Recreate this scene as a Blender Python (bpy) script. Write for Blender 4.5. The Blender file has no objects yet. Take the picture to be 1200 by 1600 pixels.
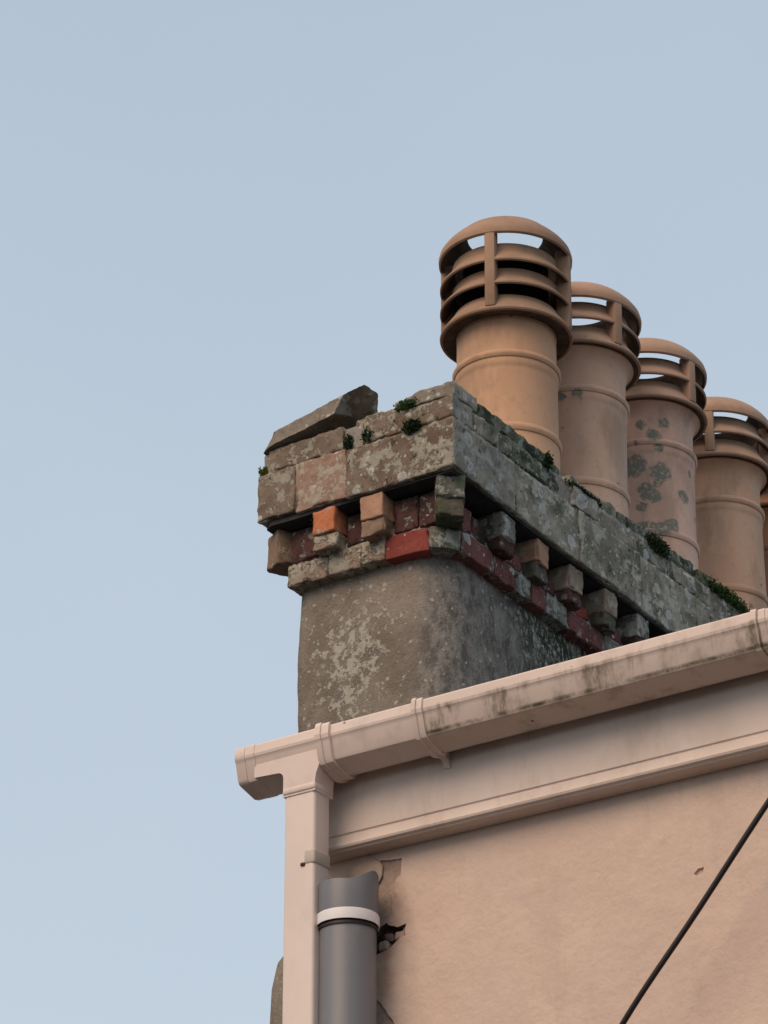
import bpy, bmesh, math, random
from math import sin, cos, tan, pi, radians, atan2, sqrt, hypot
from mathutils import Vector, Matrix, noise as mn

# ------------------------------------------------------------------ camera, sky, sun
scene = bpy.context.scene
C = scene.collection
PITCH, YAW = radians(27.0), radians(33.8)
cd = bpy.data.cameras.new('camera'); cam = bpy.data.objects.new('camera', cd); C.objects.link(cam)
cd.sensor_fit = 'VERTICAL'; cd.sensor_height = 36.0; cd.lens = 36.0 * 5000 / 1600
cd.clip_start = 0.05; cd.clip_end = 5000
cam.location = (3.7896, -5.9742, 1.6)
cam.rotation_euler = (radians(90) + PITCH, 0, YAW)
scene.camera = cam

SUN_EL, SUN_AZ = radians(43), radians(-174)        # azimuth measured from +Y towards +X
sun_dir = Vector((sin(SUN_AZ) * cos(SUN_EL), cos(SUN_AZ) * cos(SUN_EL), sin(SUN_EL)))
world = bpy.data.worlds.new('World'); scene.world = world; world.use_nodes = True
wn = world.node_tree; wn.nodes.clear()
wo = wn.nodes.new('ShaderNodeOutputWorld'); bg = wn.nodes.new('ShaderNodeBackground')
sk = wn.nodes.new('ShaderNodeTexSky'); sk.sky_type = 'NISHITA'; sk.sun_disc = False
sk.sun_elevation = SUN_EL; sk.sun_rotation = SUN_AZ
sk.altitude = 0; sk.air_density = 1.0; sk.dust_density = 3.0; sk.ozone_density = 1.0
bg.inputs['Strength'].default_value = 0.13
veil = wn.nodes.new('ShaderNodeMix'); veil.data_type = 'RGBA'; veil.inputs[0].default_value = 0.86      # thin even cloud over the clear sky
tc = wn.nodes.new('ShaderNodeTexCoord'); cn = wn.nodes.new('ShaderNodeTexNoise'); cn.inputs['Scale'].default_value = 5.0; cn.inputs['Detail'].default_value = 5
cr = wn.nodes.new('ShaderNodeMix'); cr.data_type = 'RGBA'; cr.inputs[6].default_value = (2.38, 2.87, 3.40, 1); cr.inputs[7].default_value = (3.02, 3.41, 3.76, 1)
wn.links.new(tc.outputs['Generated'], cn.inputs['Vector'])
sz = wn.nodes.new('ShaderNodeSeparateXYZ'); wn.links.new(tc.outputs['Generated'], sz.inputs[0])      # hazier towards the horizon all round
hz = wn.nodes.new('ShaderNodeMapRange'); hz.inputs['From Min'].default_value = .72; hz.inputs['From Max'].default_value = .22; wn.links.new(sz.outputs[2], hz.inputs[0])
hm_ = wn.nodes.new('ShaderNodeMath'); hm_.operation = 'MULTIPLY_ADD'; hm_.inputs[1].default_value = .5; wn.links.new(cn.outputs['Fac'], hm_.inputs[0])
ha = wn.nodes.new('ShaderNodeMath'); ha.operation = 'SUBTRACT'; ha.inputs[1].default_value = .25; wn.links.new(hz.outputs[0], ha.inputs[0])
wn.links.new(ha.outputs[0], hm_.inputs[2]); wn.links.new(hm_.outputs[0], cr.inputs[0]); wn.links.new(cr.outputs[2], veil.inputs[7])
wn.links.new(sk.outputs[0], veil.inputs[6]); wn.links.new(veil.outputs[2], bg.inputs['Color']); wn.links.new(bg.outputs[0], wo.inputs['Surface'])

sl = bpy.data.lights.new('sun', 'SUN'); sl.energy = 1.45; sl.angle = radians(44); sl.color = (1.0, 0.71, 0.48)
sun = bpy.data.objects.new('sun', sl); C.objects.link(sun)
sun.rotation_euler = (-sun_dir).to_track_quat('-Z', 'Y').to_euler()
vs = scene.view_settings
vs.view_transform = 'Standard'; vs.look = 'None'; vs.exposure = 0.6; vs.gamma = 1.0; vs.use_curve_mapping = False

# ------------------------------------------------------------------ object helpers
def thing(name, label, cat, loc=(0, 0, 0), group=None):
    o = bpy.data.objects.new(name, None); C.objects.link(o); o.location = loc
    o.empty_display_size = 0.1
    o['label'] = label; o['category'] = cat
    if group: o['group'] = group
    return o

def tag(o, label, cat, group=None):
    o['label'] = label; o['category'] = cat
    if group: o['group'] = group
    return o

def link(name, me, m, parent=None, smooth=True):
    o = bpy.data.objects.new(name, me); C.objects.link(o)
    if m is not None and len(me.materials) == 0: me.materials.append(m)
    if smooth:
        me.polygons.foreach_set('use_smooth', [True] * len(me.polygons)); me.update()
    if parent is not None:
        o.parent = parent
        root = parent
        # meshes are written in world coordinates; cancel the translation of the root
        off = Vector((0, 0, 0))
        while root is not None:
            if root.type == 'EMPTY': off += root.location
            root = root.parent
        if parent.type == 'EMPTY': o.matrix_parent_inverse = Matrix.Translation(-off)
    return o

def bm_link(name, bm, m, parent=None, smooth=True):
    bmesh.ops.recalc_face_normals(bm, faces=bm.faces[:])
    me = bpy.data.meshes.new(name); bm.to_mesh(me); bm.free()
    return link(name, me, m, parent, smooth)

def sharp(o, deg=35):
    """keep hard edges on a smooth shaded mesh"""
    me = o.data
    bm = bmesh.new(); bm.from_mesh(me)
    for e in bm.edges:
        if len(e.link_faces) == 2 and e.calc_face_angle(0) > radians(deg): e.smooth = False
    bm.to_mesh(me); bm.free(); return o

def fbm(p, seed, f):
    q = Vector(p) * f + Vector((seed * 13.7, seed * 7.3, seed * 3.1))
    return mn.noise_vector(q)

def axis_cuts(a, b, bev, cell):
    n = max(1, int(round((b - a - 2 * bev) / cell)))
    mid = [a + bev + (b - a - 2 * bev) * i / n for i in range(n + 1)]
    return [a, a + bev * 0.42] + mid + [b - bev * 0.42, b]

def rough_box(x0, x1, y0, y1, z0, z1, seed=0, bev=0.008, amp=0.004, cell=0.012, chip=0.0, shear=0.0, crust=0.0):
    """a worn block: rounded box on a fine grid, pushed about by noise (world coordinates)"""
    bev = min(bev, 0.45 * min(x1 - x0, y1 - y0, z1 - z0))
    X, Y, Z = axis_cuts(x0, x1, bev, cell), axis_cuts(y0, y1, bev, cell), axis_cuts(z0, z1, bev, cell)
    bm = bmesh.new(); V = {}
    lo = Vector((x0 + bev, y0 + bev, z0 + bev)); hi = Vector((x1 - bev, y1 - bev, z1 - bev))
    def vert(i, j, k):
        key = (i, j, k)
        if key in V: return V[key]
        p = Vector((X[i], Y[j], Z[k]))
        q = Vector([min(max(p[a], lo[a]), hi[a]) for a in range(3)])
        d = p - q
        if d.length > 1e-9: p = q + d.normalized() * bev
        edge = sum(1 for a in range(3) if abs(p[a] - q[a]) > bev * 0.2)
        nrm = d.normalized() if d.length > 1e-9 else Vector((0, 0, 0)); p0 = p.copy()
        p = p + fbm(p0, seed, 9) * amp * .8 + fbm(p0, seed + 2, 34) * amp * 0.5 + fbm(p0, seed + 5, 90) * amp * 0.35
        if crust:
            n = mn.noise(p0 * 40 + Vector((seed, 0, 4))) + .5 * mn.noise(p0 * 95 + Vector((0, seed, 2)))
            p = p + nrm * crust * max(-.4, min(1, n * 2.2))
        if chip and edge >= 2:
            n = mn.noise(p * 22 + Vector((seed * 3.3, 0, 0)))
            if n > 0.05: p = p + (Vector(((x0 + x1) / 2, (y0 + y1) / 2, (z0 + z1) / 2)) - p).normalized() * chip * min(1, (n - 0.05) * 3)
        p.z -= shear * p.y
        V[key] = bm.verts.new(p); return V[key]
    nx, ny, nz = len(X) - 1, len(Y) - 1, len(Z) - 1
    for i in range(nx):
        for j in range(ny):
            for k in (0, nz): bm.faces.new([vert(i, j, k), vert(i + 1, j, k), vert(i + 1, j + 1, k), vert(i, j + 1, k)])
    for i in range(nx):
        for k in range(nz):
            for j in (0, ny): bm.faces.new([vert(i, j, k), vert(i + 1, j, k), vert(i + 1, j, k + 1), vert(i, j, k + 1)])
    for j in range(ny):
        for k in range(nz):
            for i in (0, nx): bm.faces.new([vert(i, j, k), vert(i, j + 1, k), vert(i, j + 1, k + 1), vert(i, j, k + 1)])
    return bm

def xform(bm, M):
    bmesh.ops.transform(bm, matrix=M, verts=bm.verts[:]); return bm

def extrude_x(profile, x0, x1, closed=True, cuts=1):
    """profile of (y, z) swept along X"""
    bm = bmesh.new(); n = len(profile); rows = []
    for c in range(cuts + 1):
        x = x0 + (x1 - x0) * c / cuts
        rows.append([bm.verts.new((x, y, z)) for y, z in profile])
    for c in range(cuts):
        for i in range(n if closed else n - 1):
            j = (i + 1) % n
            bm.faces.new([rows[c][i], rows[c][j], rows[c + 1][j], rows[c + 1][i]])
    if closed:
        bm.faces.new(rows[0]); bm.faces.new(rows[-1][::-1])
    return bm

def lathe(profile, seg=72, closed=True):
    bm = bmesh.new(); n = len(profile); R = []
    for s in range(seg):
        a = 2 * pi * s / seg
        R.append([bm.verts.new((r * cos(a), r * sin(a), z)) for r, z in profile])
    for s in range(seg):
        t = (s + 1) % seg
        for i in range(n if closed else n - 1):
            j = (i + 1) % n
            bm.faces.new([R[s][i], R[s][j], R[t][j], R[t][i]])
    return bm

def bevel_all(bm, w, seg=2, deg=30):
    es = [e for e in bm.edges if len(e.link_faces) == 2 and e.calc_face_angle(0) > radians(deg)]
    bmesh.ops.bevel(bm, geom=es, offset=w, segments=seg, affect='EDGES', profile=0.5, clamp_overlap=True)
    return bm

def box(x0, x1, y0, y1, z0, z1):
    bm = bmesh.new(); bmesh.ops.create_cube(bm, size=1.0)
    for v in bm.verts:
        v.co = Vector(((x0 + x1) / 2 + v.co.x * (x1 - x0), (y0 + y1) / 2 + v.co.y * (y1 - y0), (z0 + z1) / 2 + v.co.z * (z1 - z0)))
    return bm

# ------------------------------------------------------------------ material helpers
class Mat:
    def __init__(s, name, rough=0.85, spec=0.3):
        s.m = bpy.data.materials.new(name); s.m.use_nodes = True
        s.t = s.m.node_tree; s.b = s.t.nodes['Principled BSDF']
        s.b.inputs['Roughness'].default_value = rough
        s.b.inputs['Specular IOR Level'].default_value = spec
        s.g = s.t.nodes.new('ShaderNodeNewGeometry'); s.P = s.g.outputs['Position']
    def set(s, sock, v):
        if isinstance(v, bpy.types.NodeSocket): s.t.links.new(v, sock)
        elif isinstance(v, (tuple, list)) and sock.type == 'RGBA': sock.default_value = (*v[:3], 1)
        else: sock.default_value = v
    def math(s, op, a, b=0.0, clamp=False):
        n = s.t.nodes.new('ShaderNodeMath'); n.operation = op; n.use_clamp = clamp
        s.set(n.inputs[0], a); s.set(n.inputs[1], b); return n.outputs[0]
    def vmath(s, op, a, b=(0, 0, 0)):
        n = s.t.nodes.new('ShaderNodeVectorMath'); n.operation = op
        s.set(n.inputs[0], a); s.set(n.inputs[1], b)
        return n.outputs['Value'] if op in ('DISTANCE', 'LENGTH', 'DOT_PRODUCT') else n.outputs[0]
    def scalev(s, v, sc):
        return s.vmath('MULTIPLY', v, sc)
    def off(s, v):                                     # shift of the noise domain
        return s.vmath('ADD', s.P, v)
    def noise(s, scale, detail=4, rough=0.6, vec=None, dist=0.0, color=False):
        n = s.t.nodes.new('ShaderNodeTexNoise'); s.set(n.inputs['Vector'], vec if vec is not None else s.P)
        n.inputs['Scale'].default_value = scale; n.inputs['Detail'].default_value = detail
        n.inputs['Roughness'].default_value = rough; n.inputs['Distortion'].default_value = dist
        return n.outputs['Color'] if color else n.outputs['Fac']
    def vor(s, scale, vec=None, out='Distance', rand=1.0, feature='F1'):
        n = s.t.nodes.new('ShaderNodeTexVoronoi'); s.set(n.inputs['Vector'], vec if vec is not None else s.P)
        n.feature = feature; n.inputs['Scale'].default_value = scale; n.inputs['Randomness'].default_value = rand
        return n.outputs[out]
    def ramp(s, fac, a, b):                            # smooth 0..1 between a and b
        n = s.t.nodes.new('ShaderNodeMapRange'); n.interpolation_type = 'SMOOTHSTEP'
        s.set(n.inputs['Value'], fac); n.inputs['From Min'].default_value = a; n.inputs['From Max'].default_value = b
        return n.outputs[0]
    def mix(s, fac, a, b, mode='MIX'):
        n = s.t.nodes.new('ShaderNodeMix'); n.data_type = 'RGBA'; n.blend_type = mode
        s.set(n.inputs[0], fac); s.set(n.inputs[6], a); s.set(n.inputs[7], b); return n.outputs[2]
    def warp(s, amount, scale=12, vec=None):
        c = s.noise(scale, 3, 0.6, vec, color=True)
        return s.vmath('ADD', vec if vec is not None else s.P, s.scalev(s.vmath('SUBTRACT', c, (.5, .5, .5)), (amount,) * 3))
    def spots(s, pts, warp=0.02, wscale=30, soft=0.15):
        """patches of given centre and radius with a wavering outline"""
        v = s.warp(warp, wscale); out = None
        for (x, y, z, r) in pts:
            d = s.vmath('DISTANCE', v, (x, y, z))
            k = s.ramp(d, r * (1 + soft), r * (1 - soft))
            out = k if out is None else s.math('MAXIMUM', out, k)
        return out
    def bump(s, h, strength=0.5, dist=0.01, prev=None):
        n = s.t.nodes.new('ShaderNodeBump'); n.inputs['Strength'].default_value = strength
        n.inputs['Distance'].default_value = dist; s.set(n.inputs['Height'], h)
        if prev is not None: s.set(n.inputs['Normal'], prev)
        return n.outputs[0]
    def done(s, color, normal=None, rough=None):
        s.set(s.b.inputs['Base Color'], color)
        if normal is not None: s.set(s.b.inputs['Normal'], normal)
        if rough is not None: s.set(s.b.inputs['Roughness'], rough)
        return s.m

def stone(name, c1, c2, seed=0.0, crust=0.0, crust_c=(.42, .39, .31), rosette=0.3, rose_c=(.46, .46, .42), algae=0.0,
          algae_c=(.07, .085, .05), pits=0.4, relief=0.6, moss_dark=0.0, flank=None):
    """weathered masonry: two body tones, crusty lichen, round lichen rosettes, green algae, dark pits"""
    s = Mat(name, 0.93, 0.15); v = s.off((seed * 3.17, seed * 1.7, seed * 2.3))
    body = s.mix(s.ramp(s.noise(9, 6, 0.65, v), .36, .64), c1, c2)
    body = s.mix(s.math('MULTIPLY', s.ramp(s.noise(70, 4, 0.7, v), .45, .75), .5), body, tuple(x * 0.55 for x in c1))
    if flank:                                             # the damp flank has weathered grey
        sx = s.t.nodes.new('ShaderNodeSeparateXYZ'); s.set(sx.inputs[0], s.g.outputs['Normal'])
        fk = s.ramp(s.math('ADD', sx.outputs[0], s.math('MULTIPLY', s.noise(20, 3, .6, v), .3)), .5, .8)
        body = s.mix(fk, body, s.mix(s.ramp(s.noise(9, 6, .65, s.vmath('ADD', v, (1, 2, 3))), .36, .64), flank, tuple(x * 1.5 for x in flank)))
        crust_c = s.mix(fk, crust_c, (.36, .37, .34))
    big = s.noise(5.5, 4, 0.6, s.vmath('ADD', v, (7, 3, 1)))
    if algae:
        ag = s.math('MULTIPLY', s.ramp(s.noise(8, 6, 0.7, s.vmath('ADD', v, (2, 9, 4))), .62 - algae * .3, .78 - algae * .3), min(1, .55 + algae * .4))
        body = s.mix(ag, body, algae_c)
    w = s.warp(.022, 26, v)
    cm = None
    if crust:
        f = s.noise(24, 7, 0.72, w)
        thr = .68 - crust * .3
        cm = s.math('MULTIPLY', s.ramp(f, thr, thr + .03), s.ramp(big, .36, .5))
        tone = s.mix(s.noise(60, 3, .6, v), s.mix(.5, crust_c, tuple(x * .9 for x in c1)), crust_c)
        body = s.mix(s.math('MULTIPLY', cm, .9), body, tone)
    rm = None
    if rosette:
        d1 = s.vor(21, w); col = s.vor(21, w, 'Color')
        sep = s.t.nodes.new('ShaderNodeSeparateColor'); s.set(sep.inputs[0], col)
        rad = s.math('MULTIPLY', s.ramp(sep.outputs[0], 1 - rosette, 1.0), .42)
        rm = s.ramp(s.math('SUBTRACT', rad, d1), -.015, .03)
        ring = s.mix(s.ramp(s.math('SUBTRACT', rad, d1), .02, .2), rose_c, tuple(x * .78 for x in rose_c))
        body = s.mix(s.math('MULTIPLY', rm, .85), body, ring)
        d2 = s.vor(62, w); sep2 = s.t.nodes.new('ShaderNodeSeparateColor'); s.set(sep2.inputs[0], s.vor(62, w, 'Color'))
        r2 = s.math('MULTIPLY', s.ramp(sep2.outputs[1], 1 - rosette * .9, 1.0), .4)
        body = s.mix(s.math('MULTIPLY', s.ramp(s.math('SUBTRACT', r2, d2), 0, .05), .8), body, rose_c)
    if moss_dark:
        md = s.math('MULTIPLY', s.ramp(s.noise(15, 6, .7, s.vmath('ADD', v, (5, 5, 5))), .6 - .2 * moss_dark, .66 - .2 * moss_dark), .85)
        body = s.mix(md, body, (.022, .03, .02))
    pm = None
    if pits:
        pn = s.noise(48, 5, .75, s.vmath('ADD', v, (11, 2, 6)))
        pm = s.ramp(pn, .345 + pits * .05, .30 + pits * .05)
        body = s.mix(s.math('MULTIPLY', pm, .8), body, (.025, .022, .02))
    h = s.math('MULTIPLY', s.noise(36, 8, .7, v), .6)
    if cm is not None: h = s.math('ADD', h, s.math('MULTIPLY', cm, .35))
    if rm is not None: h = s.math('ADD', h, s.math('MULTIPLY', rm, .12))
    if pm is not None: h = s.math('SUBTRACT', h, s.math('MULTIPLY', pm, .5))
    n = s.bump(h, relief, .012)
    n = s.bump(s.noise(170, 4, .6, v), .35, .003, n)
    return s.done(body, n)

# ------------------------------------------------------------------ materials
M = {}
M['slab_brown'] = stone('slab_brown', (.165, .125, .095), (.245, .19, .145), 1, crust=.58, crust_c=(.38, .365, .295), rosette=.25, pits=.7)
M['slab_crust'] = stone('slab_crust', (.145, .105, .077), (.215, .163, .123), 2, crust=.63, crust_c=(.40, .385, .31), rosette=.3, pits=1.1, flank=(.205, .19, .155))
M['slab_salmon'] = stone('slab_salmon', (.28, .185, .14), (.36, .24, .185), 3, crust=.68, rosette=.12, pits=.25, relief=.4)
M['slab_grey'] = stone('slab_grey', (.18, .165, .13), (.32, .295, .24), 4, crust=.54, crust_c=(.47, .46, .39), rosette=.45, rose_c=(.50, .51, .47), algae=.6, pits=.9)
M['slab_grey2'] = stone('slab_grey2', (.23, .21, .17), (.38, .345, .28), 5, crust=.54, crust_c=(.49, .48, .41), rosette=.5, rose_c=(.50, .51, .47), algae=.45, pits=.8)
M['slab_green'] = stone('slab_green', (.15, .145, .105), (.25, .24, .19), 6, crust=.6, crust_c=(.30, .34, .29), rosette=.4, algae=.8, pits=.8, moss_dark=.4)
M['slab_loose'] = stone('slab_loose', (.21, .18, .145), (.27, .235, .19), 7, crust=.38, rosette=.22, pits=.5, relief=.5, flank=(.205, .19, .155))
M['mortar'] = stone('mortar', (.22, .20, .175), (.30, .275, .24), 8, crust=.4, rosette=.15, pits=.9, moss_dark=.3)
M['mortar_pale'] = stone('mortar_pale', (.30, .275, .24), (.40, .375, .33), 18, crust=.5, rosette=.1, pits=1.0, relief=.9)
M['band_crust'] = stone('band_crust', (.27, .20, .155), (.32, .25, .19), 9, crust=.70, crust_c=(.41, .39, .31), rosette=.2, pits=1.3, relief=1.0)
M['brick_dark'] = stone('brick_dark', (.07, .035, .032), (.13, .06, .055), 17, crust=.45, crust_c=(.30, .29, .26), rosette=.05, pits=1.0, relief=.8, moss_dark=.3)
M['tooth_dark'] = stone('tooth_dark', (.075, .065, .05), (.13, .115, .09), 19, crust=.4, crust_c=(.27, .27, .23), rosette=.12, algae=.5, pits=1.0, relief=.8)
M['tooth_brown'] = stone('tooth_brown', (.23, .155, .11), (.30, .205, .15), 20, crust=.42, crust_c=(.36, .33, .26), rosette=.05, pits=.8)
M['brick_red'] = stone('brick_red', (.20, .045, .036), (.26, .068, .053), 10, crust=.24, rosette=.08, pits=.2, relief=.4)
M['brick_maroon'] = stone('brick_maroon', (.14, .055, .05), (.20, .085, .075), 11, crust=.48, crust_c=(.36, .345, .315), rosette=.1, pits=.8)
M['brick_orange'] = stone('brick_orange', (.52, .18, .085), (.36, .16, .10), 12, crust=.42, rosette=.0, pits=.1, relief=.3)
M['brick_peach'] = stone('brick_peach', (.46, .275, .18), (.36, .21, .14), 13, crust=.3, rosette=.05, pits=.2, relief=.3)
M['brick_tan'] = stone('brick_tan', (.33, .265, .195), (.20, .155, .115), 14, crust=.4, rosette=.1, pits=.3, relief=.4)
M['brick_lichen'] = stone('brick_lichen', (.13, .12, .10), (.20, .19, .165), 15, crust=.62, crust_c=(.40, .41, .37), rosette=.25, algae=.5, pits=1.1)

def shaft_mat():
    s = Mat('shaft_render', .95, .1)
    sep = s.t.nodes.new('ShaderNodeSeparateXYZ'); s.set(sep.inputs[0], s.P)
    x, y, z = sep.outputs
    body = s.mix(s.ramp(s.noise(7, 7, .65), .35, .65), (.185, .155, .125), (.275, .235, .195))
    body = s.mix(s.math('MULTIPLY', s.ramp(s.noise(90, 4, .7), .5, .75), .45), body, (.12, .09, .07))
    # the damp flank is grown over with dark algae and grey scale, and the scale washes round the corner
    flank = s.ramp(s.math('ADD', s.math('ADD', x, s.math('MULTIPLY', y, .55)), s.math('MULTIPLY', s.math('SUBTRACT', s.noise(6, 4, .6), .5), .10)), -.165, -.05)
    grey = s.mix(s.ramp(s.noise(26, 8, .78, s.scalev(s.off((3, 1, 4)), (1, 1, .55))), .36, .62), (.11, .10, .088), (.28, .26, .23))
    body = s.mix(flank, body, grey)
    wet = s.math('MULTIPLY', s.ramp(s.math('ADD', y, s.math('MULTIPLY', s.math('SUBTRACT', s.noise(5, 5, .6, s.off((1, 8, 2))), .5), .6)), .30, .60), flank)
    dark = s.math('MULTIPLY', wet, s.ramp(s.noise(42, 6, .75, s.scalev(s.P, (1, 1, .6))), .40, .52))
    body = s.mix(s.math('MULTIPLY', dark, .92), body, (.022, .03, .022))
    gsp = s.math('MULTIPLY', wet, s.ramp(s.noise(30, 5, .7, s.off((9, 9, 1))), .55, .64))
    body = s.mix(s.math('MULTIPLY', gsp, .75), body, (.055, .10, .04))
    w = s.warp(.02, 30)
    # pale lichen scattered, thickest in one patch of the face
    d = s.vmath('DISTANCE', s.scalev(s.P, (1, 1, .62)), (-.36, .125, 4.93 * .62))
    core = s.ramp(d, .19, .0)
    f = s.math('ADD', s.noise(46, 7, .72, s.warp(.006, 60)), s.math('MULTIPLY', core, .20))
    lm = s.ramp(f, .595, .66)
    body = s.mix(s.math('MULTIPLY', lm, .85), body, (.42, .40, .335))
    sep2 = s.t.nodes.new('ShaderNodeSeparateColor'); s.set(sep2.inputs[0], s.vor(75, w, 'Color'))
    r2 = s.math('MULTIPLY', s.ramp(sep2.outputs[0], .72, 1.0), .42)
    dm = s.ramp(s.math('SUBTRACT', r2, s.vor(75, w)), 0, .05)
    body = s.mix(s.math('MULTIPLY', dm, .75), body, (.42, .42, .38))
    sp_ = s.math('MULTIPLY', wet, s.ramp(s.noise(70, 5, .78, s.scalev(s.off((1, 5, 2)), (1, 1, .5))), .54, .60))
    body = s.mix(s.math('MULTIPLY', sp_, .85), body, (.40, .42, .36))
    h = s.math('ADD', s.math('MULTIPLY', s.noise(40, 8, .7), .6), s.math('MULTIPLY', lm, .18))
    n = s.bump(h, .7, .014); n = s.bump(s.noise(150, 4, .65), .7, .005, n)
    return s.done(body, n)
M['shaft'] = shaft_mat()

def pot_mat(name, c1, c2, seed, lichen=None, dots=.25, bloom=.3):
    s = Mat(name, .8, .25); v = s.off((seed * 2.1, seed, seed * 1.3))
    body = s.mix(s.ramp(s.noise(5, 5, .6, v), .35, .65), c1, c2)
    body = s.mix(s.math('MULTIPLY', s.ramp(s.noise(9, 5, .6, s.scalev(v, (1, 1, .25))), .5, .72), bloom), body, (.42, .32, .25))
    body = s.mix(s.math('MULTIPLY', s.ramp(s.noise(6, 5, .65, s.scalev(s.vmath('ADD', v, (4, 4, 4)), (1, 1, .4))), .46, .66), .45), body, (.22, .15, .105))
    body = s.mix(s.math('MULTIPLY', s.ramp(s.noise(38, 5, .7, v), .52, .75), .35), body, tuple(x * .6 for x in c1))
    w = s.warp(.012, 60, v)
    sep = s.t.nodes.new('ShaderNodeSeparateColor'); s.set(sep.inputs[0], s.vor(17, w, 'Color'))
    r = s.math('MULTIPLY', s.ramp(sep.outputs[1], 1 - dots, 1.0), .17)
    dm = s.ramp(s.math('SUBTRACT', r, s.vor(17, w)), 0, .04)
    body = s.mix(s.math('MULTIPLY', dm, .6), body, (.10, .075, .06))
    h = s.math('MULTIPLY', s.noise(60, 5, .6, v), .4)
    if lichen:
        lm = s.spots(lichen, .034, 42, .2)
        lm = s.math('MULTIPLY', lm, s.ramp(s.noise(75, 5, .75, v), .36, .50))
        body = s.mix(s.math('MULTIPLY', lm, .9), body, s.mix(s.noise(60, 3, .6), (.10, .12, .095), (.20, .225, .18)))
        h = s.math('ADD', h, s.math('MULTIPLY', lm, .3))
    n = s.bump(h, .3, .004)
    return s.done(body, n)
terra, terra2 = (.43, .245, .145), (.50, .30, .185)
L3 = [(-.237, 1.435, 6.163, .014), (-.183, 1.480, 6.172, .014), (-.206, 1.455, 6.124, .019), (-.197, 1.463, 6.082, .013), (-.261, 1.425, 6.030, .030),
      (-.194, 1.467, 6.003, .027), (-.229, 1.439, 5.941, .023), (-.209, 1.452, 5.920, .019), (-.243, 1.432, 5.889, .015), (-.160, 1.535, 5.942, .017),
      (-.177, 1.491, 5.832, .021), (-.196, 1.465, 5.816, .021), (-.157, 1.570, 6.031, .009), (-.281, 1.421, 6.013, .018), (-.241, 1.433, 5.820, .022),
      (-.218, 1.446, 5.812, .020), (-.20, 1.46, 5.965, .013)]
L2 = [(-.262, 1.007, 6.070, .014), (-.215, 1.028, 6.078, .015), (-.262, 1.007, 5.965, .012)]

def plastic_mat(name, c, dirt=.2, grime=0.0, rough=.5):
    s = Mat(name, rough, .35)
    body = s.mix(s.ramp(s.noise(4, 5, .6), .3, .7), tuple(x * .93 for x in c), c)
    sm = s.math('MULTIPLY', s.ramp(s.noise(11, 6, .68, s.scalev(s.P, (1, 1, .7))), .50, .74), dirt)
    body = s.mix(sm, body, (.26, .20, .16))
    if grime:
        st = s.noise(30, 5, .7, s.scalev(s.P, (1, 1, .13)))
        g = s.math('MULTIPLY', s.ramp(st, .42, .64), s.ramp(s.noise(5.5, 4, .6, s.off((4, 4, 4))), .36, .56))
        sep = s.t.nodes.new('ShaderNodeSeparateXYZ'); s.set(sep.inputs[0], s.P)
        face = s.math('MULTIPLY', s.ramp(sep.outputs[2], 4.483, 4.470), s.ramp(sep.outputs[2], 4.410, 4.425))
        body = s.mix(s.math('MULTIPLY', s.math('MULTIPLY', g, face), grime), body, (.15, .115, .075))
        line = s.math('MULTIPLY', s.ramp(s.math('ABSOLUTE', s.math('SUBTRACT', sep.outputs[2], 4.421)), .008, .001), s.ramp(s.noise(7, 5, .7, s.off((2, 0, 7))), .38, .60))
        body = s.mix(s.math('MULTIPLY', line, grime), body, (.06, .05, .028))
    sep = s.t.nodes.new('ShaderNodeSeparateColor'); s.set(sep.inputs[0], s.vor(19, None, 'Color'))
    r = s.math('MULTIPLY', s.ramp(sep.outputs[1], .8, 1.0), .09)
    body = s.mix(s.math('MULTIPLY', s.ramp(s.math('SUBTRACT', r, s.vor(19)), 0, .02), .75), body, (.06, .045, .035))
    n = s.bump(s.noise(35, 4, .6), .08, .004)
    return s.done(body, n)
M['pvc'] = plastic_mat('white_plastic_weathered', (.70, .575, .51), .3)
M['pvc_dirty'] = plastic_mat('white_plastic_grimy', (.66, .54, .47), .7, .95, .6)
M['pvc_pipe'] = plastic_mat('downpipe_plastic', (.69, .58, .52), .2)
M['pvc_sleeve'] = plastic_mat('clip_plastic_yellowed', (.52, .45, .37), .2)
M['grey_pipe'] = plastic_mat('grey_plastic', (.155, .16, .175), .4, 0, .42)
M['band_white'] = plastic_mat('white_band', (.72, .70, .70), .06)
M['cable'] = plastic_mat('cable_black', (.018, .012, .012), 0)

def fascia_mat():
    s = Mat('fascia_paint', .55, .35)
    body = s.mix(s.ramp(s.noise(5, 5, .6), .35, .65), (.60, .495, .43), (.67, .56, .495))
    body = s.mix(s.math('MULTIPLY', s.ramp(s.noise(9, 6, .7, s.scalev(s.P, (1, 1, .4))), .5, .72), .28), body, (.32, .25, .20))
    sep = s.t.nodes.new('ShaderNodeSeparateColor'); s.set(sep.inputs[0], s.vor(15, None, 'Color'))
    r = s.math('MULTIPLY', s.ramp(sep.outputs[1], .8, 1.0), .06)
    body = s.mix(s.math('MULTIPLY', s.ramp(s.math('SUBTRACT', r, s.vor(15)), 0, .02), .8), body, (.07, .05, .04))
    n = s.bump(s.noise(25, 5, .6, s.scalev(s.P, (.5, 1, 1))), .12, .006)
    return s.done(body, n)
M['fascia'] = fascia_mat()

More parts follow.
